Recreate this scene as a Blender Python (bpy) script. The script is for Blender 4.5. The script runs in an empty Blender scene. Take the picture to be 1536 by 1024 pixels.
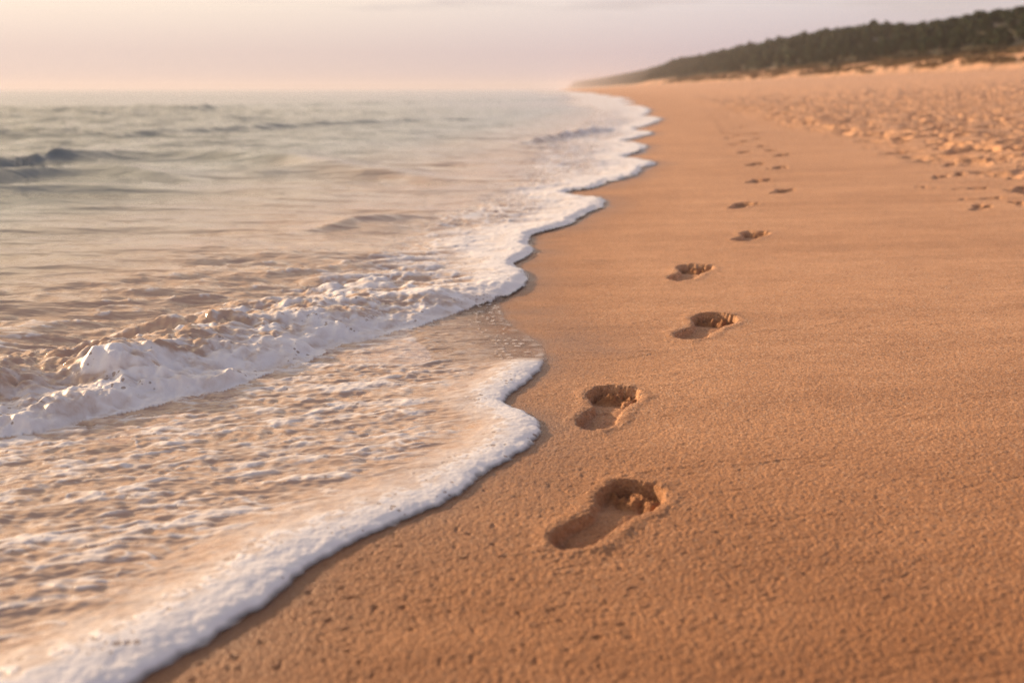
import bpy, math, random
import numpy as np
from mathutils import Vector

R = math.radians
SC = bpy.context.scene
COL = SC.collection
rng = np.random.default_rng(7)
random.seed(7)

# ------------------------------------------------------------------ camera model (photo is 1536 x 1024)
H = 0.56
F_PX = 1493.33
PITCH = math.atan((512 - 135.0) / F_PX)
CP, SP = math.cos(PITCH), math.sin(PITCH)

def unproj(px, py, z=0.0):
    dx, dy = (px - 768) / F_PX, -(py - 512) / F_PX
    d = np.array([dx, CP + dy * SP, -SP + dy * CP])
    t = (z - H) / d[2]
    return d[0] * t, d[1] * t

# ------------------------------------------------------------------ noise
_ga = np.random.default_rng(3).uniform(0, 2 * np.pi, 4096)
_gx, _gy = np.cos(_ga).astype(np.float32), np.sin(_ga).astype(np.float32)

def perlin(x, y, seed=0):
    x = np.asarray(x, np.float64); y = np.asarray(y, np.float64)
    xi = np.floor(x); yi = np.floor(y)
    fx = (x - xi).astype(np.float32); fy = (y - yi).astype(np.float32)
    xi = xi.astype(np.int64); yi = yi.astype(np.int64)
    def h(a, b):
        return ((a * 73856093) ^ (b * 19349663) ^ (seed * 83492791) ^ ((a * b) >> 3)) & 4095
    def g(k, dx, dy):
        return _gx[k] * dx + _gy[k] * dy
    u = fx * fx * fx * (fx * (fx * 6 - 15) + 10)
    v = fy * fy * fy * (fy * (fy * 6 - 15) + 10)
    a = g(h(xi, yi), fx, fy); b = g(h(xi + 1, yi), fx - 1, fy)
    c = g(h(xi, yi + 1), fx, fy - 1); d = g(h(xi + 1, yi + 1), fx - 1, fy - 1)
    p = a + u * (b - a); q = c + u * (d - c)
    return (p + v * (q - p)) * 1.5

def fbm(x, y, octv=4, seed=0, gain=0.5):
    s = 0; a = 1.0; n = 0
    for k in range(octv):
        s = s + a * perlin(x, y, seed + k * 17)
        n += a; a *= gain; x = x * 2.03 + 3.1; y = y * 2.03 + 7.7
    return s / n

def sst(a, b, x):
    t = np.clip((x - a) / (b - a), 0, 1)
    return t * t * (3 - 2 * t)

def poly_sd(P, X, Y):
    """unsigned distance to a polyline and the parameter along it"""
    P = np.asarray(P, float)
    best = np.full(X.shape, 1e9, np.float32)
    for (x0, y0), (x1, y1) in zip(P[:-1], P[1:]):
        ex, ey = x1 - x0, y1 - y0
        L2 = ex * ex + ey * ey + 1e-12
        t = np.clip(((X - x0) * ex + (Y - y0) * ey) / L2, 0, 1)
        dd = (X - x0 - t * ex) ** 2 + (Y - y0 - t * ey) ** 2
        best = np.minimum(best, dd.astype(np.float32))
    return np.sqrt(best)

def inside(P, X, Y):
    P = np.asarray(P, float)
    r = np.zeros(X.shape, bool)
    Q = np.roll(P, -1, 0)
    for (x0, y0), (x1, y1) in zip(P, Q):
        if y0 == y1: continue
        c = ((y0 > Y) != (y1 > Y)) & (X < (x1 - x0) * (Y - y0) / (y1 - y0) + x0)
        r ^= c
    return r

def smooth_line(P, n=4, it=2):
    P = [tuple(p) for p in P]
    for _ in range(it):
        Q = [P[0]]
        for a, b in zip(P[:-1], P[1:]):
            Q.append((a[0] * .75 + b[0] * .25, a[1] * .75 + b[1] * .25))
            Q.append((a[0] * .25 + b[0] * .75, a[1] * .25 + b[1] * .75))
        Q.append(P[-1]); P = Q
    return np.array(P)

# ------------------------------------------------------------------ shoreline
_XS = np.array([(-20, -16), (-2, -2.3), (0, -.95), (.87, -.36), (1.5, 0), (2.8, .12), (5, .52), (7.7, .97), (12, 1.75), (20, 3.0),
                (41, 5.2), (130, 11.2), (400, 21.5), (1000, 43), (8000, 300)])
def xs(y):
    y = np.asarray(y, float)
    return np.interp(np.arcsinh(y / 1.0), np.arcsinh(_XS[:, 0] / 1.0), _XS[:, 1])

near_edge = [(-700, 1500), (0, 1130), (120, 1068), (200, 1026), (300, 970), (372, 922), (428, 886), (456, 852), (520, 818), (600, 782), (662, 757), (700, 735),
             (714, 716), (760, 692), (796, 670), (813, 648), (802, 628), (768, 613), (754, 601), (774, 585), (800, 566), (821, 541), (817, 522), (797, 505), (768, 488), (755, 474), (748, 452)]
far_edge = [(770, 440), (788, 428), (794, 416), (785, 405), (766, 395), (788, 386), (801, 375), (795, 362), (800, 350), (832, 345), (868, 335), (880, 324), (908, 311), (919, 303),
            (905, 297), (868, 291), (852, 287), (900, 282), (926, 270), (962, 261), (991, 245), (958, 240), (934, 235), (960, 228), (978, 216), (930, 212), (955, 208), (987, 199), (948, 195), (975, 187), (999, 178),
            (962, 174), (978, 168), (972, 160), (930, 156)]
front = [(-700, 780), (-300, 690), (0, 640), (60, 636), (150, 615), (225, 601), (350, 576), (402, 553), (470, 535), (520, 510), (562, 503), (620, 490), (680, 470), (740, 450), (770, 440)]
U = lambda L: [unproj(a, b) for a, b in L]
fe = U(far_edge)
yl = fe[-1][1]
ytail = np.geomspace(yl * 1.08, 7000, 140)
xtail = xs(ytail) + np.minimum(.012 * ytail, 1.2) * perlin(np.log(ytail) * 9, ytail * 0 + .5, 5) + (fe[-1][0] - xs(yl)) * np.exp(-(ytail - yl) / 20)
tail = list(zip(xtail, ytail))
far_line = smooth_line(fe, it=2)
near_line = smooth_line(U(near_edge), it=2)
front_line = smooth_line(U(front), it=1)
far_all = np.vstack([far_line, np.array(tail)])
outer = np.vstack([near_line, far_all])              # water's edge on the sand
borel = np.vstack([front_line, far_all])             # front of the breaking wave, then the same edge
BIG = [(-9000, 7000), (-9000, -40)]
outer_poly = np.vstack([outer, np.array(BIG)])
bore_poly = np.vstack([borel, np.array(BIG)])
foamzone = [(-700, 690), (-200, 622), (0, 583), (150, 540), (260, 512), (330, 462), (430, 424), (490, 398), (560, 358), (640, 318), (740, 291), (776, 240), (806, 214),
            (858, 194), (886, 170), (884, 156)]
fz = np.vstack([smooth_line(U(foamzone), it=1), np.array([(x - .02 * y, y) for x, y in tail])])
fz_poly = np.vstack([fz, np.array(BIG)])             # inside = seaward of the foamy zone

# ------------------------------------------------------------------ terrain
def ridge(y):
    return np.interp(y, [-50, 200, 300, 360, 450, 600, 900, 1500, 2500, 8000], [18.0, 18.3, 18.9, 19.0, 20.3, 22.5, 23.5, 27.0, 30, 37])

def base_z(x, y):
    d = x - xs(y)
    z = np.where(d < 0, np.maximum(.03 * d, -.6 + .004 * d), .018 * d)
    z = z + .040 * (np.sqrt((d - 6) ** 2 + 9) + d - 6) / 2 * (d > -3)
    return np.where(d > -3, z - .04 * (np.sqrt((0 - 6) ** 2 + 9) + 0 - 6) / 2 * np.clip((d + 3) / 3, 0, 1), z)

def terrain_z(x, y):
    d = x - xs(y)
    z = base_z(x, y)
    far = sst(60, 80, d)
    n = fbm(x / 17, y / 30, 3, 51)
    edge = 82 + 7 * fbm(x * 0 + .3, y / 60, 3, 77)
    zr = ridge(y)
    dune = sst(edge - 9, edge + 8, d) * 3.6 + (1.0 * n) * far
    back = sst(edge + 4, edge + 42, d) * (zr - 8.0)
    flat = base_z(np.minimum(d, 86) + xs(y), y)
    return np.where(d > 55, flat + dune * far + back, z)

# ------------------------------------------------------------------ footprints: heel, toe (pixels of the print on the sand), side (+1 right foot)
def to_ground(px, py):
    z = 0.0
    for _ in range(25):
        x, y = unproj(px, py, z)
        z = float(base_z(np.array(x), np.array(y)))
    return x, y
PR = [
 ((862, 806), (955, 737), 1, 1.0, 'largest, nearest bare footprint with crumbled toe pockets beside the foam lip'),
 ((893, 634), (922, 588), 2, 1.0, 'bare footprint with deep dark toes just past the rounded foam lobe'),
 ((1034, 504), (1077, 474), 1, 1.0, 'third nearest footprint, crumbly toe pits right of the bare wet swash'),
 ((1019, 419), (1046, 399), 2, 1.0, 'smooth footprint with shaded floor, beside the notch in the foam edge'),
 ((1112, 361), (1137, 348), 1, 1.0, 'fifth nearest footprint with two dark toe pits and pale heel'),
 ((1102, 313), (1124, 305), -1, 1.0, 'sixth footprint from the front, dark with a bright right rim'),
 ((1161, 291), (1184, 283), 1, 1.0, 'seventh footprint from the front, furthest right of the clear prints'),
 ((1126, 274), (1146, 269), -1, 1.0, 'eighth footprint from the front, a dark wedge in smooth sand'),
 ((1158, 254), (1174, 251), 1, 1.3, 'ninth footprint from the front, right-hand print of its pair'),
 ((1125, 248), (1139, 245.5), -1, 1.3, 'tenth footprint from the front, faint left-hand print of its pair'),
 ((1163, 235), (1179, 232), 1, 1.3, 'eleventh footprint from the front, short dark print on the right of the trail'),
 ((1108, 231), (1124, 227), -1, 1.3, 'long faint print on the left of the trail below the crowded far prints'),
 ((1151, 227.5), (1160, 225), 1, 1.3, 'small round dark print touching the right side of the trail'),
 ((1136, 221.5), (1149, 218), 1, 1.3, 'blurred print in the middle of the trail where a second track joins'),
]
farp = [(1135, 208.5), (1116, 212.5), (1100, 217), (1105, 202.5), (1093, 207.5), (1129, 201), (1084, 194.5), (1086, 199.5), (1105, 193), (1113, 190), (1080, 188), (1098, 185), (1074, 181), (1092, 178), (1066, 174), (1084, 172), (1062, 167), (1075, 164)]
SMALL = [(1365, 236), (1482, 262), (1500, 247), (1455, 283), (1392, 281), (1528, 306), (1342, 229), (1472, 298), (1300, 222), (1440, 262)]
sidep = [((1452, 313), (1488, 310), 1, .55, 'isolated shallow print on smooth sand at the right, nearest of the right-hand marks'),
         ((1398, 268), (1420, 263), -1, .7, 'isolated print below the trampled sand, left of the other right-hand marks'),
         ((1513, 268), (1534, 264), 1, .7, 'dark narrow print at the right frame edge below the trampled sand'),
         ((1524, 286), (1545, 280), -1, .7, 'print cut off by the right frame edge above the thin sand cracks'),
         ((1413, 250), (1436, 246), 1, .7, 'small print just below the lower edge of the trampled sand')]
PRINTS = []
for hp, tp, side, amp, lab in PR + sidep:
    hx, hy = to_ground(*hp); tx, ty = to_ground(*tp)
    ang = math.atan2(tx - hx, ty - hy)
    L = math.hypot(tx - hx, ty - hy) / .72
    L = min(max(L, .235), .29)
    if hp in ((1452, 313), (1398, 268), (1513, 268), (1524, 286), (1413, 250)):
        ang = R(35); L = .24
    cx, cy = (hx + tx) / 2, (hy + ty) / 2
    PRINTS.append(dict(cx=cx, cy=cy, a=ang, L=L, side=min(side, 1), flip=side == 2, amp=amp, label=lab, trail=(hp, tp, side, amp, lab) in PR))
for k, (px, py) in enumerate(farp):
    cx, cy = to_ground(px, py)
    PRINTS.append(dict(cx=cx, cy=cy, a=R(22 + 8 * (k % 3)), L=.27, flip=False, side=1 if k % 2 else -1, amp=2.4,
                       label='tiny blurred footprint in the crowded far end of the trail', trail=True))

for k, (px, py) in enumerate(SMALL):
    cx, cy = to_ground(px, py)
    PRINTS.append(dict(cx=cx, cy=cy, a=R(-40 + 37 * k % 130), L=.17 + .02 * (k % 4), flip=False, side=1 if k % 2 else -1, amp=1.0 if py < 270 else .6,
                       label='small shallow dent in the smooth sand below the trampled area at right', trail=False))

def foot_local(p, X, Y):
    s, c = math.sin(p['a']), math.cos(p['a'])
    dx, dy = X - p['cx'], Y - p['cy']
    u = (dx * s + dy * c) / p['L'] + .5            # 0 heel .. 1 toe tip
    v = (dx * c - dy * s) / p['L'] * p['side']     # + = outer side
    return u, v

def foot_height(p, X, Y):
    u, v = foot_local(p, X, Y)
    tf = -1 if p['flip'] else 1
    sd = int(abs(p['cx'] * 1000)) % 90 + 100
    wob = .006 * perlin(X / .005, Y / .005, sd + 5) + .016 * perlin(X / .028, Y / .028, sd) + .010 * perlin(X / .011, Y / .011, sd + 3)
    # outline of the sole: outer and inner half widths along the length
    uu = np.clip(u, 0, 1)
    wo = np.interp(uu, [0, .05, .15, .3, .5, .66, .76, .84, .95, 1], [.02, .095, .130, .125, .135, .180, .195, .185, .13, .03])
    wi = np.interp(uu, [0, .05, .15, .3, .45, .60, .72, .84, .95, 1], [.02, .095, .135, .108, .080, .125, .182, .185, .15, .05])
    side = np.where(v > 0, wo - v, wi + v)
    endd = np.minimum(u + .0, 1.0 - u) * .9
    e = np.minimum(side, endd) + wob * .8          # >0 inside, in foot lengths
    wall = sst(-.014, .030, e)
    floor = np.interp(uu, [0, .12, .3, .48, .6, .7, .79, .85, .92, 1], [.014, .0185, .015, .011, .0125, .018, .021, .013, .026, .024])
    z = -wall * floor
    # toes: pockets beyond a broken ridge
    toes = [(.905, -.105, .068, .026), (.935, -.005, .043, .014), (.905, .062, .038, .013), (.865, .115, .035, .013), (.815, .158, .033, .012)]
    for tu, tv, r, dep in toes:
        q = np.sqrt(((u - tu) * .95) ** 2 + (tf * v - tv) ** 2) / r + wob * 6
        z = z - dep * (1 - sst(.55, 1.15, q))
    # ridge of squeezed sand between ball and toes
    q = (u - (.845 - .35 * np.maximum(v, 0) ** 1.0 * .9)) / .022
    z = z + .007 * np.exp(-q * q) * sst(.0, .05, e) * (.7 + .9 * perlin(X / .02, Y / .02, sd + 9))
    # crumbs
    # lumps of broken wet sand pushed up by the toes
    rl = np.random.default_rng(sd)
    for k in range(7):
        lu, lv, lr = rl.uniform(.78, .93), rl.uniform(-.06, .16), rl.uniform(.030, .050)
        lu -= max(lv, 0) * .6
        qq = ((u - lu) ** 2 + (v - lv) ** 2) / lr ** 2 + wob * 14
        z = np.where((qq < 1) & (e > -.03), np.maximum(z, -.019 + .015 * np.sqrt(np.clip(1 - qq, 0, 1)) + .25 * z), z)
    cr = sst(.72, .84, u) * sst(-.03, .03, e)
    b = np.abs(perlin(X / .016, Y / .016, sd + 21))
    z = z + cr * (.011 * np.clip(.55 - b * 1.6, -.25, .55)) + cr * .004 * perlin(X / .007, Y / .007, sd + 23)
    z = z + .0016 * sst(-.02, .05, e) * perlin(X / .018, Y / .018, sd + 31)
    # raised rim
    rim = np.exp(-((e + .055) / .045) ** 2)
    z = z + rim * .0022 * (1 + .7 * perlin(X / .04, Y / .04, sd + 41))
    return z * p['amp'], e

# ------------------------------------------------------------------ mesh from a structured grid (any mask of faces becomes one object)
def grid_normals(P):
    du = np.empty_like(P); dv = np.empty_like(P)
    du[:, 1:-1] = P[:, 2:] - P[:, :-2]; du[:, 0] = P[:, 1] - P[:, 0]; du[:, -1] = P[:, -1] - P[:, -2]
    dv[1:-1] = P[2:] - P[:-2]; dv[0] = P[1] - P[0]; dv[-1] = P[-1] - P[-2]
    n = np.cross(du, dv)
    n /= np.linalg.norm(n, axis=2, keepdims=True) + 1e-20
    n[n[:, :, 2] < 0] *= -1
    return n

def split_mesh(name, P, N, fmask, attrs, mat, origin=None):
    nr, nc, _ = P.shape
    ii, jj = np.nonzero(fmask)
    v00 = ii * nc + jj
    quads = np.stack([v00, v00 + 1, v00 + nc + 1, v00 + nc], 1).astype(np.int64)
    used = np.unique(quads)
    remap = np.full(nr * nc, -1, np.int32); remap[used] = np.arange(len(used), dtype=np.int32)
    q = remap[quads].astype(np.int32).ravel()
    co = P.reshape(-1, 3)[used].astype(np.float32)
    if origin is None: origin = (0, 0, 0)
    co = co - np.array(origin, np.float32)
    me = bpy.data.meshes.new(name)
    me.vertices.add(len(used)); me.vertices.foreach_set('co', co.ravel())
    me.loops.add(len(q)); me.loops.foreach_set('vertex_index', q)
    nf = len(quads)
    me.polygons.add(nf)
    me.polygons.foreach_set('loop_start', np.arange(0, nf * 4, 4, dtype=np.int32))
    me.polygons.foreach_set('use_smooth', np.ones(nf, bool))
    me.update(calc_edges=True)
    for an, A in attrs.items():
        at = me.attributes.new(an, 'FLOAT', 'POINT')
        at.data.foreach_set('value', A.reshape(-1)[used].astype(np.float32))
    at = me.attributes.new('custom_normal', 'FLOAT_VECTOR', 'POINT')
    at.data.foreach_set('vector', N.reshape(-1, 3)[used].astype(np.float32).ravel())
    me.materials.append(mat)
    o = bpy.data.objects.new(name, me); o.location = origin
    COL.objects.link(o)
    return o

def tag(o, label=None, cat=None, group=None, kind=None):
    if label: o['label'] = label
    if cat: o['category'] = cat
    if group: o['group'] = group
    if kind: o['kind'] = kind
    return o

# ------------------------------------------------------------------ materials
class NT:
    def __init__(s, tree): s.t = tree
    def n(s, typ, **kw):
        nd = s.t.nodes.new(typ)
        for k, v in kw.items():
            if k.startswith('in_'):
                key = k[3:]
                nd.inputs[int(key) if key.isdigit() else key.replace('_', ' ')].default_value = v
            else: setattr(nd, k, v)
        return nd
    def l(s, a, b): s.t.links.new(a, b)
    def math(s, op, a, b=None, clamp=False):
        nd = s.n('ShaderNodeMath', operation=op, use_clamp=clamp)
        for i, v in enumerate((a, b)):
            if v is None: continue
            if isinstance(v, (int, float)): nd.inputs[i].default_value = v
            else: s.l(v, nd.inputs[i])
        return nd.outputs[0]
    def mix(s, f, a, b, mode='MIX'):
        nd = s.n('ShaderNodeMix', data_type='RGBA', blend_type=mode)
        for sock, v in ((nd.inputs[0], f), (nd.inputs[6], a), (nd.inputs[7], b)):
            if hasattr(v, 'links'): s.l(v, sock)
            elif isinstance(v, (int, float)): sock.default_value = v
            else: sock.default_value = (*v, 1)
        return nd.outputs[2]
    def attr(s, name): return s.n('ShaderNodeAttribute', attribute_name=name).outputs['Fac']
    def noise(s, vec, scale, detail=2, rough=.5, sc=None):
        if sc:
            m = s.n('ShaderNodeMapping'); m.inputs['Scale'].default_value = sc
            s.l(vec, m.inputs[0]); vec = m.outputs[0]
        nd = s.n('ShaderNodeTexNoise'); nd.inputs['Scale'].default_value = scale
        nd.inputs['Detail'].default_value = detail; nd.inputs['Roughness'].default_value = rough
        s.l(vec, nd.inputs['Vector'])
        return nd.outputs['Fac']
    def maprange(s, v, a, b, c=0, d=1, smooth=True):
        nd = s.n('ShaderNodeMapRange', interpolation_type='SMOOTHSTEP' if smooth else 'LINEAR')
        s.l(v, nd.inputs[0])
        for i, q in enumerate((a, b, c, d)): nd.inputs[i + 1].default_value = q
        return nd.outputs[0]
    def bump(s, h, dist, strength=1, normal=None):
        nd = s.n('ShaderNodeBump'); nd.inputs['Distance'].default_value = dist; nd.inputs['Strength'].default_value = strength
        s.l(h, nd.inputs['Height'])
        if normal: s.l(normal, nd.inputs['Normal'])
        return nd.outputs[0]

def new_mat(name):
    m = bpy.data.materials.new(name); m.use_nodes = True
    m.node_tree.nodes.clear()
    return m, NT(m.node_tree)

def world_pos(t):
    return t.n('ShaderNodeNewGeometry').outputs['Position']

SAND_A = (.84, .465, .245)
SAND_B = (.33, .152, .068)

def sand_material():
    m, t = new_mat('sand')
    pos = world_pos(t)
    wet = t.attr('wet')
    g1 = t.noise(pos, 250, 3, .75)
    g2 = t.noise(pos, 9, 4, .6, (1, 2.2, 1))
    f = t.math('ADD', t.math('MULTIPLY', t.maprange(g1, .32, .68), .75), t.math('MULTIPLY', t.maprange(g2, .3, .7), .25))
    f = t.math('ADD', t.math('MULTIPLY', f, .75), t.math('MULTIPLY', t.maprange(t.noise(pos, 1, 3, .6, (.8, 5, 1)), .3, .7), .25))
    col = t.mix(f, SAND_B, SAND_A)
    # dark and pale single grains
    vo = t.n('ShaderNodeTexVoronoi'); vo.inputs['Scale'].default_value = 330; t.l(pos, vo.inputs['Vector'])
    sep = t.n('ShaderNodeSeparateColor'); t.l(vo.outputs['Color'], sep.inputs[0])
    dark = t.maprange(sep.outputs[0], .86, .95)
    pale = t.maprange(sep.outputs[1], .84, .95)
    col = t.mix(t.math('MULTIPLY', dark, .7), col, (.16, .075, .04))
    col = t.mix(t.math('MULTIPLY', pale, .6), col, (.85, .62, .42))
    col = t.mix(t.attr('damp_shade'), col, t.mix(f, (.21, .080, .027), (.46, .205, .080)))  # moist sand, shade painted into the footprints, and a darker near part
    col = t.mix(wet, col, t.mix(.0, (.235, .122, .068), (.2, .1, .05)))
    dry = t.attr('dry')
    col = t.mix(t.math('MULTIPLY', dry, .15), col, (.74, .46, .29))
    veg = t.attr('veg')
    col = t.mix(veg, col, t.mix(t.maprange(g2, .3, .7), (.045, .042, .02), (.09, .075, .035)))
    b = t.n('ShaderNodeBsdfPrincipled')
    t.l(col, b.inputs['Base Color'])
    t.l(t.maprange(wet, 0, 1, .72, .26, False), b.inputs['Roughness'])
    b.inputs['Specular IOR Level'].default_value = .35
    h = t.math('ADD', t.math('MULTIPLY', g1, .6), t.math('MULTIPLY', t.noise(pos, 230, 3, .65), .75))
    nrm = t.bump(h, .0058, .9)
    t.l(nrm, b.inputs['Normal'])
    o = t.n('ShaderNodeOutputMaterial'); t.l(b.outputs[0], o.inputs[0])
    return m

def water_material():
    m, t = new_mat('water')
    pos = world_pos(t)
    foam, turb, alpha, chop = t.attr('foam'), t.attr('turb'), t.attr('alpha'), t.attr('chop')
    deep, mid, sand = (.22, .235, .215), (.42, .325, .25), (.50, .345, .25)
    c = t.mix(t.maprange(turb, 0, .5), deep, mid)
    c = t.mix(t.maprange(turb, .5, 1), c, sand)
    # ripples
    r1 = t.noise(pos, 1, 3, .55, (7, 22, 7))
    r2 = t.noise(pos, 1, 3, .55, (1.3, 6.0, 1))
    r4 = t.noise(pos, 1, 3, .55, (.28, 1.3, 1))
    r3 = t.noise(pos, 1, 2, .5, (45, 110, 45))
    nr = t.bump(r2, .040, .8, t.bump(r4, .14, .7))
    nb = t.n('ShaderNodeBump'); nb.inputs['Distance'].default_value = .018
    t.l(r1, nb.inputs['Height']); t.l(nr, nb.inputs['Normal']); t.l(t.maprange(chop, 0, 1, .5, .9, False), nb.inputs['Strength'])
    nr = t.bump(r3, .002, .5, nb.outputs[0])
    w = t.n('ShaderNodeBsdfPrincipled')
    t.l(c, w.inputs['Base Color']); w.inputs['Roughness'].default_value = .09; w.inputs['IOR'].default_value = 1.38
    t.l(nr, w.inputs['Normal'])
    # foam
    fn = t.noise(pos, 90, 3, .6)
    fn2 = t.noise(pos, 38, 4, .65, (1, 1.5, 1))
    fm = t.math('ADD', foam, t.math('MULTIPLY', t.math('SUBTRACT', fn2, .5), .55))
    fac = t.maprange(fm, .24, .68)
    # little burst bubbles
    vo = t.n('ShaderNodeTexVoronoi'); vo.inputs['Scale'].default_value = 105; vo.inputs['Randomness'].default_value = 1; t.l(pos, vo.inputs['Vector'])
    sep = t.n('ShaderNodeSeparateColor'); t.l(vo.outputs['Color'], sep.inputs[0])
    rad = t.math('MULTIPLY', t.math('SUBTRACT', t.math('MULTIPLY', sep.outputs[0], t.maprange(t.noise(pos, 14, 2), .40, .62)), .53), 1.05)
    hole = t.math('MULTIPLY', t.maprange(t.math('SUBTRACT', vo.outputs['Distance'], rad), .08, -.02), .85)
    fcol = t.mix(t.maprange(fm, .45, 1.1), (.66, .58, .53), (.83, .80, .79))
    fcol = t.mix(hole, fcol, (.36, .27, .22))
    fb = t.n('ShaderNodeBsdfPrincipled')
    t.l(fcol, fb.inputs['Base Color']); fb.inputs['Roughness'].default_value = .5
    fb.inputs['Specular IOR Level'].default_value = .3
    fb.inputs['Subsurface Weight'].default_value = .0
    vb = t.n('ShaderNodeTexVoronoi', feature='SMOOTH_F1'); vb.inputs['Scale'].default_value = 150; t.l(pos, vb.inputs['Vector'])
    fn = t.math('SUBTRACT', fn, t.math('MULTIPLY', vb.outputs['Distance'], .7))
    hh = t.math('SUBTRACT', t.math('ADD', t.math('MULTIPLY', fn, .6), fn2), t.math('MULTIPLY', hole, .9))
    t.l(t.bump(hh, .0022, .6), fb.inputs['Normal'])
    mx = t.n('ShaderNodeMixShader'); t.l(fac, mx.inputs[0]); t.l(w.outputs[0], mx.inputs[1]); t.l(fb.outputs[0], mx.inputs[2])
    tr = t.n('ShaderNodeBsdfTransparent')
    ma = t.n('ShaderNodeMixShader'); t.l(alpha, ma.inputs[0]); t.l(tr.outputs[0], ma.inputs[1]); t.l(mx.outputs[0], ma.inputs[2])
    o = t.n('ShaderNodeOutputMaterial'); t.l(ma.outputs[0], o.inputs[0])
    return m

def leaf_material(name, a, b, sc=.5):
    m, t = new_mat(name)
    oi = t.n('ShaderNodeObjectInfo')
    n = t.noise(world_pos(t), sc, 3, .6)
    f = t.math('ADD', t.math('MULTIPLY', oi.outputs['Random'], .5), t.math('MULTIPLY', t.maprange(n, .3, .7), .5))
    bs = t.n('ShaderNodeBsdfPrincipled'); t.l(t.mix(f, a, b), bs.inputs['Base Color'])
    bs.inputs['Roughness'].default_value = .7; bs.inputs['Specular IOR Level'].default_value = .2
    o = t.n('ShaderNodeOutputMaterial'); t.l(bs.outputs[0], o.inputs[0])
    return m

M_SAND = sand_material()
M_WATER = water_material()
M_PINE = leaf_material('pine_needles', (.010, .022, .008), (.032, .054, .018))
M_SHRUB = leaf_material('shrub_leaves', (.040, .036, .018), (.085, .070, .034))
M_GRASS = leaf_material('dune_grass', (.17, .11, .050), (.26, .19, .095), .15)
M_BARK = leaf_material('bark', (.06, .035, .022), (.11, .07, .045))

# ------------------------------------------------------------------ grid rows and columns (density follows distance)
def rows():
    ang = np.arctan((np.linspace(1420, 250, 900) - 512) / F_PX) + PITCH
    near = H / np.tan(ang)
    midr = np.concatenate([np.geomspace(near[-1], 30, 420)[1:], np.geomspace(30, 110, 200)[1:]])
    farr = np.geomspace(110, 7000, 190)[1:]
    return np.concatenate([near, midr, farr])
YR = rows()
UC = np.concatenate([-np.geomspace(1.6, .62, 90)[:-1], np.linspace(-.62, .62, 1180), np.geomspace(.62, 1.6, 90)[1:]])
XG = (UC[None, :] * (YR[:, None] * 1.0 + .12) ).astype(np.float64)
YG = np.repeat(YR[:, None], len(UC), 1)
sp_y = np.gradient(YR)[:, None] + 0 * XG             # local spacing of the rows

sdo = poly_sd(outer, XG, YG); inW = inside(outer_poly, XG, YG); sdo = np.where(inW, sdo, -sdo)

PERT = .05 * np.clip(YG - 3, 0, 3) * fbm(XG / .6, YG / (.25 + .03 * YG), 3, 122) * sst(60, 20, YG)
sdo = sdo + PERT
# ------------------------------------------------------------------ sand
D = XG - xs(YG)
ZS = terrain_z(XG, YG)
land = np.clip(-sdo, 0, 1e9)
fine = lambda s: np.clip(1.5 - sp_y / s, 0, 1)       # drop detail the mesh cannot carry
amp_dry = sst(-.02, .05, -sdo)
# wrinkles dragged by the last backwash
wx = XG * math.cos(R(8)) + YG * math.sin(R(8)); wy = -XG * math.sin(R(8)) + YG * math.cos(R(8))
warp = .02 * perlin(XG / .15, YG / .15, 11)
wr = fbm(wx / .075, (wy + .5 * warp) / .0095, 3, 12, .6)
ms = .55 + .45 * perlin(XG / .35, YG / .5, 14)
scarp = np.clip(wr, -.35, .5)
ZS = ZS + amp_dry * .0010 * scarp * ms * fine(.012)
arc = perlin(wx / 1.6, (wy + 2 * warp) / .16, 34)
ZS = ZS + amp_dry * .0012 * np.exp(-(arc / .05) ** 2) * sst(0, .4, perlin(XG / .7, YG / .5, 35)) * fine(.05)
ln = perlin(wx / .30, (wy + .5 * warp) / .035, 15)
ZS = ZS - amp_dry * .0009 * np.exp(-(ln / .035) ** 2) * sst(.1, .5, perlin(XG / .13, YG / .13, 16) + .25) * fine(.02)
ZS = ZS + amp_dry * (.0008 * perlin(XG / .0055, YG / .0055, 18) * fine(.005) + .0006 * perlin(XG / .013, YG / .011, 21) * fine(.01))
# pock marks near the water
pk = perlin(XG / .016, YG / .012, 19)
pkm = sst(.9, .1, land) * sst(1.9, 1.1, YG)
ZS = ZS - amp_dry * .0020 * sst(.46, .8, pk) * pkm * fine(.012)
ZS = ZS + .006 * fbm(XG / .9, YG / 1.3, 3, 20) * sst(.1, 1.0, land)
# trampled dry sand up the beach
db = D - (np.interp(YG, [0, 6, 9, 14, 25, 60, 200], [2.6, 2.5, 2.25, 1.95, 1.9, 2.4, 6]) + .35 * perlin(YG / 3.0, XG * 0 + .2, 23))
tramp = sst(-.45, .9, db) * sst(140, 25, YG)
pits = fbm(XG / .34, YG / .34, 3, 24, .55)
hum = -np.abs(fbm(XG / .75, YG / .75, 2, 27)) + .25
pit2 = fbm(XG / .24, YG / .24, 2, 29)
ZS = ZS + tramp * (-.45 * np.clip(pits - .13, 0, .32) - .26 * np.clip(pit2 - .2, 0, .4) + .015 * np.clip(-pits, 0, .3) * (1 + .5 * perlin(XG / 1.4, YG / 1.4, 28)) + .05 * hum) * np.clip(1.6 - sp_y / .35, 0, 1) * sst(60, 50, D)
ZS = ZS + .05 * sst(-.4, .7, db) * sst(80, 40, YG)
fl = fbm(XG / 1.6, YG / 2.6, 3, 25)
ZS = ZS + sst(10, 40, YG) * .10 * fl * sst(2, 6, D) * sst(75, 60, D) * np.clip(1.6 - sp_y / 2, 0, 1)
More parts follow.
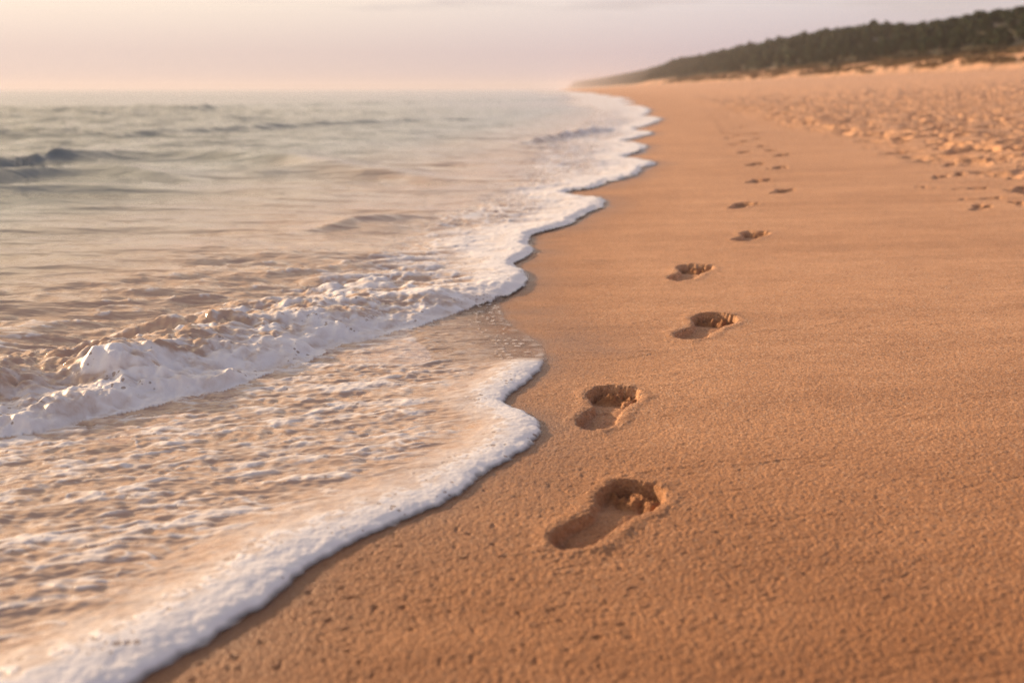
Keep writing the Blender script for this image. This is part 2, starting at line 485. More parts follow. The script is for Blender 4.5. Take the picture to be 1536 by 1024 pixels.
# trodden hollows, densest along the lower edge of the dry sand
rh = np.random.default_rng(55)
for k in range(340):
    hy = 4.5 + 30 * rh.uniform() ** 1.7
    lim = float(np.interp(hy, [0, 6, 9, 14, 25, 60, 200], [2.6, 2.5, 2.25, 1.95, 1.9, 2.4, 6]))
    hx = float(xs(hy)) + lim - .35 + rh.exponential(2.0)
    rr = rh.uniform(.08, .15); dp_ = rh.uniform(.04, .085) * (1 if hx > float(xs(hy)) + lim else .55); an = rh.uniform(0, 3.14); el_ = rh.uniform(1.1, 2.0)
    i0, i1 = np.searchsorted(YR, hy - .35), np.searchsorted(YR, hy + .35)
    c0, c1 = np.searchsorted(UC, (hx - .4) / (hy + .12)), np.searchsorted(UC, (hx + .4) / (hy + .12))
    if i1 - i0 < 4 or c1 - c0 < 4: continue
    sl = np.s_[i0:i1, c0:c1]
    ax_, ay_ = XG[sl] - hx, YG[sl] - hy
    qu = (ax_ * math.cos(an) + ay_ * math.sin(an)) / el_; qv = -ax_ * math.sin(an) + ay_ * math.cos(an)
    q = np.sqrt(qu ** 2 + qv ** 2) / rr + .25 * perlin(XG[sl] / .09, YG[sl] / .09, 56)
    ZS[sl] += -dp_ * (1 - sst(.25, 1.15, q)) + .003 * np.exp(-((q - 1.25) / .22) ** 2)
PRINT_SHADE = np.zeros_like(XG)
FP = []
for p in PRINTS:
    r = p['L'] * .95
    i0 = np.searchsorted(YR, p['cy'] - r); i1 = np.searchsorted(YR, p['cy'] + r)
    sub = np.s_[i0:i1, :]
    near = np.hypot(XG[sub] - p['cx'], YG[sub] - p['cy']) < r
    jj = np.nonzero(near.any(0))[0]
    sl = np.s_[i0:i1, jj[0]:jj[-1] + 1]
    z, e = foot_height(p, XG[sl], YG[sl])
    keep = sst(-.02, .03, e)
    ZS[sl] = ZS[sl] + z * sst(r, r * .8, np.hypot(XG[sl] - p['cx'], YG[sl] - p['cy']))
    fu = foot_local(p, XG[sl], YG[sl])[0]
    PRINT_SHADE[sl] = np.maximum(PRINT_SHADE[sl], sst(0, .04, e) * (.25 + .72 * sst(.68, .80, fu)))  # dug-out sand with shade painted into floors, strongest at the toes
    FP.append((p, sl, e))
wet = np.maximum(np.exp(-land / .06) * .95, sst(.22, .02, land) * .45)
wet = np.where(inW, 1, wet)
bare = sst(2.0, 2.12, YG) * sst(2.75, 2.55, YG) * sst(.35, .0, land)
wet = np.maximum(wet, bare * .6)
wet = np.clip(wet * (.85 + .5 * fbm(XG / .12, YG / .12, 2, 30)), 0, 1)
damp_shade = (.80 + .30 * fbm(XG / .5, YG / .35, 3, 32)) * sst(2.8, 1.2, land) * sst(2.6, .75, YG)  # sand colour darkens towards the camera, across the whole width
damp_shade = np.maximum(damp_shade, PRINT_SHADE + .14 * sst(-.1, .3, fbm(XG / 1.1, YG / .8, 3, 33)))
damp_shade = np.clip(np.maximum(damp_shade, sst(.5, .1, land) * .35 * sst(9, 3, YG)), 0, 1)
dry = sst(-.3, 1.0, db) * .8 + .2 * sst(.8, 3, land)
PS = np.dstack([XG, YG, ZS]); NS = grid_normals(PS)
vis = -sdo > -np.maximum(.25, .004 * YG)
fm = vis[:-1, :-1] | vis[1:, :-1] | vis[:-1, 1:] | vis[1:, 1:]
EDGE = 82 + 7 * fbm(XG * 0 + .3, YG / 60, 3, 77)
veg = sst(EDGE + 5, EDGE + 13, D + 5 * fbm(XG / 6, YG / 14, 3, 78))
veg = np.maximum(veg, .6 * sst(-.15, .25, fbm(XG / 3, YG / 9, 3, 79)) * sst(EDGE - 10, EDGE - 3, D) * sst(20, 60, YG))
ats = dict(wet=wet, dry=dry, veg=veg, damp_shade=damp_shade)
for p, sl, e in FP:
    m = np.zeros_like(fm)
    s2 = (slice(sl[0].start, min(sl[0].stop, fm.shape[0])), slice(sl[1].start, min(sl[1].stop, fm.shape[1])))
    m[s2] = e[:s2[0].stop - s2[0].start, :s2[1].stop - s2[1].start] > -.05
    m &= fm
    if m.sum() < 3: continue
    fm &= ~m
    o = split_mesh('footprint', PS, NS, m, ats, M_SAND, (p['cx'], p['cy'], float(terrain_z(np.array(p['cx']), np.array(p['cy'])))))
    tag(o, p['label'], 'footprint', 'trail of bare footprints along the beach' if p['trail'] else 'scattered prints below the trampled sand')
tag(split_mesh('ground', PS, NS, fm, ats, M_SAND), 'orange tan beach sand rising gently to the trampled upper beach', 'beach', kind='structure')

# ------------------------------------------------------------------ water
sdb = poly_sd(borel, XG, YG); inB = inside(bore_poly, XG, YG); sdb = np.where(inB, sdb, -sdb) + PERT
sdf = poly_sd(fz, XG, YG); inF = inside(fz_poly, XG, YG); sdf = np.where(inF, -sdf, sdf)     # + = in the foamy zone
ZB = base_z(XG, YG)
off = np.clip(-D, 0, 1e9)
nearY = sst(4.5, 2.2, YG)
# --- near swash film
lipw = .060 + .020 * perlin(XG / .22, YG / .22, 60) + .032 * sst(1.5, .8, YG)
bareF = sst(1.98, 2.1, YG) * sst(-.45, -.05, XG)          # thin fading film in the hollow beside the wave
ed = sdo + .006 * perlin(XG / .03, YG / .03, 61) * fine(.02) + .003 * perlin(XG / .012, YG / .012, 62) * fine(.01)
lw_ = np.clip(lipw * .95, .03, .12)
lipz = .20 * lw_ * np.sqrt(np.clip(1 - (1 - np.clip(ed / lw_, 0, 1)) ** 2, 0, 1)) * (1 - .75 * sst(lipw * .8, lipw * 2.6, ed))
lipz = lipz * (1 - .93 * bareF) + .0015
rp = fbm(wx / .105, (wy + warp) / .040, 3, 63)
rip = sst(.06, .22, ed) * (1 - .6 * bareF)
film = lipz + rip * (.0058 * np.clip(rp, -.45, .6) + .002 * perlin(XG / .02, YG / .012, 64))
lace_w = .05 * fbm(XG / .12, YG / .08, 2, 66)
l1 = fbm((wx + lace_w) / .32, (wy + .6 * lace_w) / .060, 3, 67)
l2 = fbm((wx + lace_w) / .17, (wy + .6 * lace_w) / .036, 3, 68)
lace = np.maximum(1 - np.abs(l1) / .10, .9 - np.abs(l2) / .13)
l3 = fbm((wx + 2 * lace_w) / .75, (wy + lace_w) / .085, 2, 65)
lace = np.maximum(lace, 1.25 - np.abs(l3 - .12) / .07)
blot = sst(.18, .5, fbm(wx / .26, wy / .07, 3, 69))
f_swash = .86 * np.clip(np.maximum(lace, 0) * .66 + blot * .55 + sst(-.05, .35, rp) * .42 + .06, 0, 1) * (1 - .35 * bareF)
f_lip = sst(lipw * 1.7, lipw * .9, ed + .02 * fbm(XG / .07, YG / .04, 3, 70)) * (1 - bareF) + .62 * bareF * (.55 + .6 * perlin(XG / .045, YG / .03, 76)) * sst(.040, .012, ed + .022 * fbm(XG / .05, YG / .03, 3, 75)) * sst(-.01, .004, ed)
holes = sst(.45, 1.3, ed / lipw) * sst(.02, .30, np.maximum(perlin(XG / .030, YG / .022, 77), perlin(XG / .013, YG / .010, 78) * .8))
f_lip = f_lip * (1 - .75 * holes * (1 - bareF))
f_lip2 = .55 * sst(lipw * 3.4, lipw * 1.0, ed + .03 * perlin(XG / .1, YG / .05, 71)) * (1 - bareF)
fleck = .8 * sst(.36, .5, perlin(XG / .014, YG / .011, 72) + .25 * perlin(XG / .1, YG / .05, 73)) * bareF * sst(.10, .02, np.abs(ed - .06 - .05 * perlin(XG / .2, YG / .2, 74)))
film_foam = np.maximum(np.maximum(f_lip, f_lip2), f_swash * sst(.02, .2, ed) * .9)
film_foam = np.maximum(film_foam, fleck)
ZFILM = ZB + film + film_foam * .0025 * sst(.03, .1, ed)
# --- sea behind the wave front
amp = .017 + .034 * sst(.6, 12, off) + .05 * sst(14, 80, off)
sx = XG + .3 * perlin(XG / 2, YG / 2, 80); sy = YG + .12 * perlin(XG / .9, YG / .9, 81) - .12 * XG
okw = lambda s: np.clip(1.7 - sp_y / s, 0, 1)
wav = .55 * perlin(sx / 1.5, sy / .62, 82) * okw(.3) + .42 * perlin(sx / .55, sy / .20, 83) * okw(.12) + .9 * perlin(sx / 5, sy / 1.9, 84) * okw(.9) * sst(2, 10, off)
wav = wav + 1.2 * (.28 - np.abs(perlin(sx / 1.3, sy / .34, 86))) * okw(.16) + .22 * perlin(sx / .22, sy / .075, 85) * okw(.05)
ZSEA = amp * wav
def swell(line, hgt, back, frontw, seed):
    """a low swell along a polyline: steep toward the shore, long behind"""
    global ZSEA
    P = smooth_line(U(line), it=2)
    o = np.argsort(P[:, 0]); yc = np.interp(XG, P[o, 0], P[o, 1])
    sx0, sx1 = P[o[0], 0], P[o[-1], 0]
    m = sst(sx0 - .1, sx0 + .5, XG) * sst(sx1 + .1, sx1 - .5, XG) if sx0 > -3.0 else sst(sx1 + .1, sx1 - .8, XG)
    s = YG - yc + .06 * perlin(XG / .5, YG / .5, seed)
    prof = np.where(s > 0, np.exp(-(s / back) ** 2), np.exp(-(s / frontw) ** 2))
    ZSEA = ZSEA + hgt * prof * m * (.95 + .28 * perlin(XG / 1.2, YG / .5, seed + 1))
swell([(-500, 262), (0, 256), (110, 240), (300, 236), (420, 246), (560, 262)], .085, .8, .28, 90)
swell([(-400, 278), (0, 272), (120, 262), (240, 268), (330, 276)], .07, .35, .16, 92)
swell([(-500, 300), (0, 297), (90, 290), (220, 288), (330, 296)], .035, .3, .13, 88)
swell([(300, 268), (430, 262), (540, 262), (680, 272)], .05, .4, .18, 89)
swell([(420, 352), (520, 336), (620, 326), (700, 322)], .035, .18, .07, 94)
swell([(700, 296), (760, 286), (840, 278), (905, 270)], .042, .25, .09, 96)
swell([(760, 222), (810, 212), (870, 202), (930, 192)], .06, .5, .2, 98)
swell([(200, 205), (450, 190), (620, 183), (760, 180)], .06, 1.5, .5, 100)
swell([(300, 165), (500, 158), (700, 154), (860, 150)], .10, 4, 1.4, 102)
# breaking wave
bs_ = sdb + (.026 * perlin(XG / .16, YG / .12, 103) + .014 * perlin(XG / .06, YG / .06, 104)) * nearY + .006 * perlin(XG / .02, YG / .02, 105) * nearY + .004 * perlin(XG / .009, YG / .009, 106) * fine(.006)
left = sst(.15, -.75, XG)
hB = .026 + .030 * left
crest = .10 + .14 * left
prof = sst(-.002, .06, bs_) * .34 + .66 * sst(.02, crest, bs_)
prof = prof * (1 - sst(crest * 1.05, crest * 1.05 + .34, bs_))
near_bore = sst(3.3, 2.3, YG)
bil = np.abs(fbm(XG / .085, YG / .060, 3, 107))
bil2 = np.abs(perlin(XG / .035, YG / .028, 108))
roll = perlin((wx + .3 * wy) / .17, wy / .10, 130)
lump = .020 * roll + (1.5 * bil - .30) * .014 + (1.4 * bil2 - .35) * .006 + .0022 * fbm(XG / .016, YG / .014, 2, 132)
zone_b = sst(.0, .06, bs_) * sst(.75, .25, bs_)
BORE = near_bore * (hB * prof * (1 + .35 * perlin(XG / .16, YG / .3, 109)) + lump * zone_b * (.55 + .45 * left))
# choppy water behind it
chopz = sst(.12, .3, sdb) * sst(1.35, .85, sdb + .25 * perlin(XG / .4, YG / .3, 131)) * sst(4.2, 3.0, YG)
chn = fbm((wx + lace_w) / .19, wy / .058, 3, 110, .45)
BORE = BORE + chopz * .018 * chn
PUFF = np.zeros_like(XG)
for px, py, hh_, rx, ry in ((492, 428, .027, .06, .04), (430, 452, .016, .06, .035), (285, 505, .012, .07, .04), (350, 470, .014, .06, .03), (560, 415, .022, .06, .04), (620, 432, .020, .05, .03), (160, 560, .012, .07, .04), (225, 488, .018, .05, .03)):
    ux, uy = unproj(px, py + 12)
    g_ = np.exp(-((XG - ux) / rx) ** 2 - ((YG - uy) / ry) ** 2 + .5 * perlin(XG / .035, YG / .03, 140))
    BORE = BORE + hh_ * np.minimum(g_, 1.1)
    PUFF = np.maximum(PUFF, sst(.25, .8, g_))
# second edge (beyond the wave): thick foam lip
edf = sdb + (.012 * perlin(XG / .07, YG / .07, 111) + .006 * perlin(XG / .025, YG / .025, 112) * fine(.02)) * np.clip(YG / 3, .6, 6)
farl = sst(2.3, 2.9, YG)
lw = .05 + .006 * YG
FARLIP = farl * (.011 + .0004 * np.minimum(YG, 40)) * sst(-.003, .03 + .003 * YG, edf) * (1 - .75 * sst(lw * .6, lw * 3.2, edf))
churn = fbm((wx + lace_w * 1.5) / .24, wy / .075, 4, 113, .5)
zone_f = farl * sst(.0, .12, sdf) * sst(.05, .3, edf)
ZSEA = ZSEA * sst(.0, .7, sdb) + BORE + FARLIP + zone_f * .014 * churn * okw(.08)
lev = np.maximum(ZB * sst(1.2, .0, sdb), -.04) * sst(1.5, .2, sdb)
ZSEA = ZSEA + lev + .004
ZW = np.where(bs_ > -.002, np.maximum(ZSEA, ZB + .003), np.where(YG < 2.75, ZFILM, ZSEA))
ZW = np.where(inB | (YG > 2.75), ZW, ZFILM)
ZW = np.where(inB & (bs_ > -.002), np.maximum(ZW, np.where(YG < 2.75, ZFILM * sst(.06, 0, sdb) + ZW * (1 - sst(.06, 0, sdb)), ZW)), ZW)
# --- foam on the sea side
frag = fbm((wx + lace_w) / .13, wy / .055, 4, 133, .55)
bf = np.clip(sst(crest * 1.2, crest * .25, bs_ + .15 * frag) + .55 * sst(.05, .35, frag) * sst(.9, .3, bs_) * sst(.0, .1, bs_), 0, 1) * near_bore
mott = fbm((wx - .8 * wy) / .045, (wy + .2 * wx) / .11, 4, 134, .6)
streak = sst(-.05, .35, fbm((wx - .4 * wy) / .10, wy / .028, 3, 116))
bf = bf * (1 - .75 * streak * sst(.05, .13, bs_) * (.4 + .6 * left))
bf = np.maximum(bf, sst(.075, .04, bs_) * near_bore) * (.80 + .75 * np.clip(mott, -.6, .25))
bl = np.clip(1 - np.abs(fbm((wx + lace_w) / .12, wy / .045, 3, 117)) / .16, 0, 1)
tops = sst(.0, .3, chn)
zoneF = sst(-.05, .25, sdf + .08 * fbm(XG / .3, YG / .2, 3, 118))
cf = zoneF * np.clip(.75 * bl + .45 * tops + .5 * sst(-.25, .3, churn), 0, 1)
cf = np.maximum(cf, chopz * np.clip(.75 * bl * sst(-.05, .25, chn) + .35 * sst(.15, .4, chn), 0, 1) * (1 - .2 * left))
far_w = (.22 + .10 * YG) * (.75 + .5 * perlin(YG / (.8 + .12 * YG), XG * 0 + .7, 120))
ff = farl * sst(far_w, far_w * .35, edf + (.03 * YG) * fbm(XG / (.2 + .03 * YG), YG / (.3 + .08 * YG), 3, 119))
ff = np.maximum(ff * (.62 + .38 * sst(-.25, .2, churn)), farl * sst(lw * 2.2, lw, edf))
ff = ff * np.where(YG > 300, np.clip(300 / YG, .2, 1), 1)
sea_foam = np.clip(np.maximum(np.maximum(np.maximum(bf, cf), ff), PUFF), 0, 1)
FOAM = np.where(inB & (bs_ > -.002), sea_foam, np.where(YG < 2.75, film_foam, sea_foam))
ZW = ZW + np.where(inB, .003 * cf, 0)
TURB = np.where(inB, .5 * sst(3.4, 1.4, off) + .5 * sst(2.0, 1.1, off) * 1.0, 1.0)
TURB = np.clip(TURB + .12 * fbm(XG / .8, YG / .4, 3, 121), 0, 1)
CHOP = np.clip(.25 + .75 * np.maximum(chopz, 1 * sst(20, 4, YG) * (sdo > .1) * .4), 0, 1)
AL = sst(-.004, .006, np.where(YG < 2.75, ed, np.maximum(edf, sdo)))
AL = AL * (1 - (1 - np.maximum(fleck, f_lip)) * bareF * (1 - sst(.0, .16, ed) * .75)* (1 - inB * (bs_ > 0)))
PW = np.dstack([XG, YG, ZW]); NW = grid_normals(PW)
wv = sdo > -.02 - .002 * YG
fw = wv[:-1, :-1] | wv[1:, :-1] | wv[:-1, 1:] | wv[1:, 1:]
c = lambda A: A[:-1, :-1]
atw = dict(foam=FOAM, turb=TURB, chop=CHOP, alpha=AL)
m_lip = fw & (c(ed) < c(lipw) * 1.35) & (c(YG) < 2.02) & ~c(inB)
m_wave = fw & c(inB) & (c(sdb) < .46 * c(left) + .17) & (c(YG) < 2.78) & ~m_lip
m_lip2 = fw & ~m_lip & ~m_wave & (c(YG) >= 2.5) & (c(edf) < c(lw) * 1.9) & (c(YG) < 60)
m_swash = fw & ~m_lip & ~m_wave & ~m_lip2 & ~c(inB) & (c(YG) < 2.78)
m_sea = fw & ~m_lip & ~m_wave & ~m_lip2 & ~m_swash
tag(split_mesh('sea', PW, NW, m_sea, atw, M_WATER), 'calm pale sea with low ripples reflecting the cream sky', 'sea', kind='structure')
tag(split_mesh('shallow_water', PW, NW, m_swash, atw, M_WATER), 'thin brown swash water with lacy foam running over the sand', 'water', kind='structure')
tag(split_mesh('breaking_wave', PW, NW, m_wave, atw, M_WATER), 'small tumbling wave with white foaming front rolling over the thin swash', 'wave')
tag(split_mesh('foam_edge', PW, NW, m_lip, atw, M_WATER), 'thick smooth white foam lip nearest the camera, along the bottom left swash', 'foam', kind='stuff')
tag(split_mesh('foam_edge', PW, NW, m_lip2, atw, M_WATER), 'scalloped white foam border running away along the far waterline', 'foam', kind='stuff')

# ------------------------------------------------------------------ trees, shrubs and grass on the ridge
def leaf_cloud(lobes, n, size, seed, flat=.0):
    """many small leaf clump faces spread through the volume of several lobes"""
    r = np.random.default_rng(seed)
    vs, fs = [], []
    w = np.array([l[3] ** 2 for l in lobes]); w = w / w.sum()
    for k in range(n):
        cx, cy, cz, rad, sq = lobes[r.choice(len(lobes), p=w)]
        d = r.normal(size=3); d /= np.linalg.norm(d)
        rr = rad * (r.uniform(.35, 1.08) ** .5)
        p = np.array([cx, cy, cz]) + d * rr * np.array([1, 1, sq])
        nrm = d + r.normal(size=3) * .6; nrm /= np.linalg.norm(nrm)
        a = np.cross(nrm, r.normal(size=3)); a /= np.linalg.norm(a); b = np.cross(nrm, a)
        s = size * r.uniform(.6, 1.3)
        i = len(vs)
        m = r.integers(5, 7)
        for q in range(m):
            an = 2 * math.pi * q / m
            vs.append(p + s * r.uniform(.55, 1.0) * (a * math.cos(an) + b * math.sin(an) * .7) + nrm * s * r.uniform(-.2, .2))
        fs.append(list(range(i, i + m)))
    return np.array(vs), fs

def mesh_from(name, vs, fs, mat):
    me = bpy.data.meshes.new(name); me.from_pydata([tuple(v) for v in vs], [], fs); me.update()
    me.materials.append(mat)
    return me

def crown_lobes(seed, w, h):
    r = np.random.default_rng(seed)
    L = []
    for k in range(9):
        a = r.uniform(0, 6.28); q = w * r.uniform(.1, .62)
        L.append((q * math.cos(a), q * math.sin(a), h * r.uniform(.25, .86), w * r.uniform(.30, .48), .8))
    L.append((r.uniform(-.3, .3), r.uniform(-.3, .3), h * .86, w * .42, .75))
    return L

def trunk_mesh(seed, h):
    r = np.random.default_rng(seed)
    vs, fs = [], []
    def limb(p0, p1, r0, r1, n=6):
        p0, p1 = np.array(p0, float), np.array(p1, float)
        ax = p1 - p0; ax /= np.linalg.norm(ax)
        a = np.cross(ax, [0.3, 1, .1]); a /= np.linalg.norm(a); b = np.cross(ax, a)
        base = len(vs); K = 4
        for k in range(K):
            t = k / (K - 1); c_ = p0 + (p1 - p0) * t + a * .06 * h * .1 * math.sin(t * 5 + seed)
            for q in range(n):
                an = 2 * math.pi * q / n
                vs.append(c_ + (a * math.cos(an) + b * math.sin(an)) * (r0 + (r1 - r0) * t))
        for k in range(K - 1):
            for q in range(n):
                fs.append([base + k * n + q, base + k * n + (q + 1) % n, base + (k + 1) * n + (q + 1) % n, base + (k + 1) * n + q])
    limb((0, 0, -.5), (.1, .05, h * .72), .17, .08)
    for k in range(4):
        a = r.uniform(0, 6.28)
        limb((.05, .02, h * (.38 + .08 * k)), (math.cos(a) * 1.3, math.sin(a) * 1.3, h * (.62 + .06 * k)), .07, .03, 5)
    return vs, fs

protos = []
for k in range(5):
    h, w = 6.0, 2.5
    vs, fs = leaf_cloud(crown_lobes(200 + k, w, h), 620, .34, 300 + k)
    cm = mesh_from('crown', vs, fs, M_PINE)
    tm = mesh_from('trunk', *trunk_mesh(400 + k, h), M_BARK)
    protos.append((cm, tm))

def ridge_spot(y, depth):
    """a point of the wooded ridge, depth metres inland of the wood's edge"""
    e = 82 + 7 * float(fbm(np.array(.3), np.array(y / 60), 3, 77))
    x = float(xs(y)) + e + 13 + depth
    return x, y, float(terrain_z(np.array(x), np.array(float(y))))

def add_tree(x, y, z, s, k, label, sz=1.0):
    root = bpy.data.objects.new('pine_tree', None); root.location = (x, y, z - .1)
    root.rotation_euler = (0, 0, random.uniform(0, 6.28)); root.scale = (s * 1.3, s * 1.3, s * sz * .88)
    COL.objects.link(root)
    tag(root, label, 'pine tree', 'pine trees of the wood on the dune ridge')
    for nm, me in zip(('crown', 'trunk'), protos[k % 5]):
        c_ = bpy.data.objects.new(nm, me); c_.parent = root; COL.objects.link(c_)
    return root

SHARED = 'dark green round-crowned pine in the dense wood covering the dune ridge'
cands = []
y = 150.0
while y < 420:
    for row, dep in enumerate((0, 4.5, 9.5, 15, 21, 28, 36)):
        yy = y + random.uniform(-1.6, 1.6) + (row % 2) * 2
        cands.append((yy, dep + random.uniform(-1.8, 1.8)))
    y += 6.2
cands.sort(key=lambda c_: c_[0])
for yy, dep in cands[:292]:
    x, y_, z = ridge_spot(yy, dep)
    add_tree(x, y_, z, random.uniform(.70, .98), random.randrange(5), SHARED, random.uniform(.85, 1.1))
ylast = cands[291][0]
# distinct crowns on the skyline
for px, dep, s, lab in ((1290, 33, 1.25, 'tallest broad pine crown bulging above the wood where the skyline steps down'),
                        (1228, 30, 1.08, 'smaller rounded pine crown on the skyline, left of the tallest crown'),
                        (1415, 32, 1.1, 'pine crown poking above the skyline between the tallest crown and the right frame edge')):
    slope = (px - 768) / F_PX
    yv = 200.0
    for _ in range(60):
        x, y_, z = ridge_spot(yv, dep); yv = .5 * yv + .5 * (x / slope) * CP / 1.0
    add_tree(x, y_, z, s, random.randrange(5), lab)
# the wood beyond: one mass
vs_all, fs_all, base = [], [], 0
lows = [leaf_cloud(crown_lobes(500 + k, 3.0, 6.4), 110, .85, 600 + k) for k in range(4)]
y = ylast - 2
while y < 6500:
    step = 4.5 + y * .004
    for dep in np.linspace(0, 40, 8):
        yy = y + random.uniform(-.4, .4) * step; dd = dep + random.uniform(-2, 2)
        x, y_, z = ridge_spot(yy, dd)
        v, f = lows[random.randrange(4)]
        a = random.uniform(0, 6.28); s = random.uniform(.8, 1.15) * (1 + max(0, y - 800) / 4000)
        ca, sa = math.cos(a) * s, math.sin(a) * s
        vs_all.append(np.stack([v[:, 0] * ca - v[:, 1] * sa + x, v[:, 0] * sa + v[:, 1] * ca + y_, v[:, 2] * s * random.uniform(.85, 1.1) + z], 1))
        fs_all.extend([[i + base for i in q] for q in f]); base += len(v)
    y += step
me = mesh_from('distant_wood', np.vstack(vs_all), fs_all, M_PINE)
o = bpy.data.objects.new('distant_wood', me); COL.objects.link(o)
tag(o, 'far part of the dark wood fading into the haze along the coast', 'wood', kind='stuff')
# shrubs along the foot of the wood
sprotos = []
for k in range(4):
    r = np.random.default_rng(700 + k)
    lob = [(r.uniform(-1, 1), r.uniform(-1, 1), r.uniform(.3, .8), r.uniform(.5, .8), .75) for _ in range(6)]
    sprotos.append(mesh_from('foliage', *leaf_cloud(lob, 260, .2, 710 + k), M_SHRUB))
n = 0
for k in range(48):
    yy = 150 + 4.8 * k + random.uniform(-1.5, 1.5)
    x, y_, z = ridge_spot(yy, random.uniform(-8, 2))
    o = bpy.data.objects.new('shrub', sprotos[k % 4]); COL.objects.link(o)
    o.location = (x, y_, z - .1); s = random.uniform(.7, 1.5); o.scale = (s * 1.3, s * 1.3, s); o.rotation_euler = (0, 0, random.uniform(0, 6))
    tag(o, 'low brownish shrub on the sandy slope at the foot of the wood', 'shrub', 'shrubs below the wood')
# dune grass
gv, gf = [], []
r = np.random.default_rng(900)
for k in range(13000):
    yy = 120 + 700 * r.uniform() ** 1.6
    dd = r.uniform(-12, 4)
    if perlin(np.array(yy / 14), np.array(dd / 4), 71) < -.05: continue
    e = 82 + 7 * float(fbm(np.array(.3), np.array(yy / 60), 3, 77))
    x = float(xs(yy)) + e + 9 + dd
    z = float(terrain_z(np.array(x), np.array(yy)))
    for q in range(4):
        a = r.uniform(0, 6.28); hh = r.uniform(.35, .8); w_ = r.uniform(.10, .22); ln_ = r.uniform(-.4, .4, 2)
        ox, oy = r.uniform(-.5, .5, 2)
        i = len(gv)
        gv += [(x + ox - math.cos(a) * w_, yy + oy - math.sin(a) * w_, z - .05), (x + ox + math.cos(a) * w_, yy + oy + math.sin(a) * w_, z - .05),
               (x + ox + ln_[0] + math.cos(a) * w_ * .6, yy + oy + ln_[1] + math.sin(a) * w_ * .6, z + hh), (x + ox + ln_[0] - math.cos(a) * w_ * .9, yy + oy + ln_[1], z + hh * .8)]
        gf.append([i, i + 1, i + 2, i + 3])
o = bpy.data.objects.new('dune_grass', mesh_from('dune_grass', gv, gf, M_GRASS)); COL.objects.link(o)
tag(o, 'ochre dune grass on the sandy bank below the wood', 'grass', kind='stuff')

# ------------------------------------------------------------------ haze
HAZE_D = .0002
hv = [(x, y, z) for x in (-7500, 7500) for y in (-60, 7600) for z in (-3.0, 46.0)]
hf = [(0, 1, 3, 2), (4, 6, 7, 5), (0, 4, 5, 1), (2, 3, 7, 6), (0, 2, 6, 4), (1, 5, 7, 3)]
m, t = new_mat('haze')
pv = t.n('ShaderNodeVolumePrincipled'); pv.inputs['Color'].default_value = (.80, .76, .79, 1); pv.inputs['Density'].default_value = HAZE_D
pv.inputs['Anisotropy'].default_value = .15
o_ = t.n('ShaderNodeOutputMaterial'); t.l(pv.outputs[0], o_.inputs['Volume'])
hz = bpy.data.objects.new('haze', mesh_from('haze', hv, hf, m)); COL.objects.link(hz)
tag(hz, 'pale sea haze over the whole beach', 'haze', kind='stuff')

# ------------------------------------------------------------------ sky, sun
SUN_AZ, SUN_EL = 58, 14          # degrees left of the view direction, above the horizon
w = bpy.data.worlds.new('World'); SC.world = w; w.use_nodes = True
w.node_tree.nodes.clear()
t = NT(w.node_tree)
sky = t.n('ShaderNodeTexSky', sky_type='NISHITA', sun_disc=False)
sky.sun_elevation = R(SUN_EL); sky.sun_rotation = R(-SUN_AZ); sky.dust_density = 4.0; sky.air_density = 1.0; sky.altitude = 0
bg = t.n('ShaderNodeBackground'); t.l(sky.outputs[0], bg.inputs[0]); bg.inputs[1].default_value = .06
# thin high veil of cloud and haze over it
tc = t.n('ShaderNodeTexCoord'); vec = tc.outputs['Generated']
sep = t.n('ShaderNodeSeparateXYZ'); t.l(vec, sep.inputs[0])
el = sep.outputs[2]
rampn = t.n('ShaderNodeValToRGB'); t.l(t.math('ADD', el, 0, True), rampn.inputs[0])
cr = rampn.color_ramp
stops = [(0.0, (.56, .45, .435)), (.035, (.58, .47, .45)), (.085, (.735, .635, .56)), (.14, (1.12, .95, .80)), (.25, (1.08, .91, .77)), (.38, (.62, .55, .53)), (.65, (.26, .285, .38)), (1.0, (.18, .22, .34))]
cr.elements[0].position, cr.elements[1].position = 0, 1
for p_, c_ in stops[1:-1]: cr.elements.new(p_)
for e_, (p_, c_) in zip(sorted(cr.elements, key=lambda e: e.position), stops): e_.color = (*c_, 1)
sd = Vector((-math.sin(R(SUN_AZ)) * math.cos(R(SUN_EL)), math.cos(R(SUN_AZ)) * math.cos(R(SUN_EL)), math.sin(R(SUN_EL))))
dp = t.n('ShaderNodeVectorMath', operation='DOT_PRODUCT'); t.l(vec, dp.inputs[0]); dp.inputs[1].default_value = sd
glow = t.math('MULTIPLY', t.maprange(dp.outputs['Value'], .35, 1.0), t.maprange(el, .03, .24, .06, 1.0))
glow2 = t.maprange(dp.outputs['Value'], -.6, .9, .62, 1.0)
colr = t.mix(1.0, rampn.outputs[0], (1, 1, 1), 'MULTIPLY')
cool = t.maprange(dp.outputs['Value'], .75, .25)
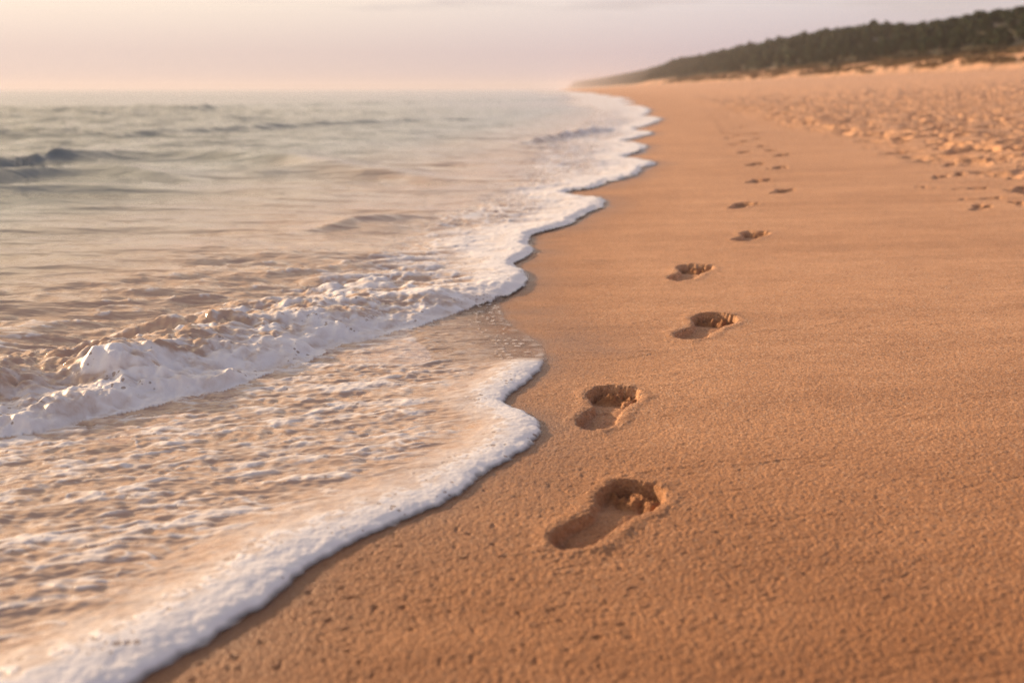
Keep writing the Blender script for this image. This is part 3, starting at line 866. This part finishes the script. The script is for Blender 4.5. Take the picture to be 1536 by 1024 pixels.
colr = t.mix(cool, colr, t.mix(1.0, colr, (.94, .97, 1.09), 'MULTIPLY'))
gl = t.n('ShaderNodeVectorMath', operation='SCALE'); t.l(colr, gl.inputs[0]); t.l(glow2, gl.inputs['Scale'])
veil = t.mix(glow, gl.outputs[0], (1.02, .80, .53))
cn = t.noise(vec, 1, 4, .55, (5, 5, 42))
cl = t.math('MULTIPLY', t.maprange(cn, .52, .72), t.maprange(el, .035, .08))
veil = t.mix(t.math('MULTIPLY', cl, .75), veil, (.50, .43, .42))
bg2 = t.n('ShaderNodeBackground'); t.l(veil, bg2.inputs[0]); bg2.inputs[1].default_value = 1.0
mx = t.n('ShaderNodeMixShader'); mx.inputs[0].default_value = .88
t.l(bg.outputs[0], mx.inputs[1]); t.l(bg2.outputs[0], mx.inputs[2])
wo = t.n('ShaderNodeOutputWorld'); t.l(mx.outputs[0], wo.inputs[0])

sun = bpy.data.lights.new('sun', 'SUN'); sun.energy = 5.0; sun.angle = R(2.5); sun.color = (1.0, .70, .43)
so = bpy.data.objects.new('sun', sun); COL.objects.link(so)
so.rotation_euler = (-sd).to_track_quat('-Z', 'Y').to_euler()

# ------------------------------------------------------------------ camera
cam = bpy.data.cameras.new('camera'); cam.lens = 35; cam.sensor_width = 36; cam.clip_start = .05; cam.clip_end = 20000
cam.dof.use_dof = True; cam.dof.focus_distance = 2.0; cam.dof.aperture_fstop = 3.4
co = bpy.data.objects.new('camera', cam); co.location = (0, 0, H); co.rotation_euler = (math.pi / 2 - PITCH, 0, 0)
COL.objects.link(co); SC.camera = co

vs_ = SC.view_settings; vs_.view_transform = 'Standard'; vs_.look = 'None'; vs_.gamma = 1; vs_.exposure = 0.5
SC.cycles.use_denoising = True; SC.cycles.denoiser = 'OPENIMAGEDENOISE'; SC.cycles.denoising_prefilter = 'NONE'; SC.cycles.denoising_input_passes = 'RGB_ALBEDO'; SC.cycles.use_adaptive_sampling = False; SC.cycles.sample_clamp_indirect = 6
SC.cycles.max_bounces = 6; SC.cycles.volume_bounces = 1
SC.cycles.transparent_max_bounces = 8
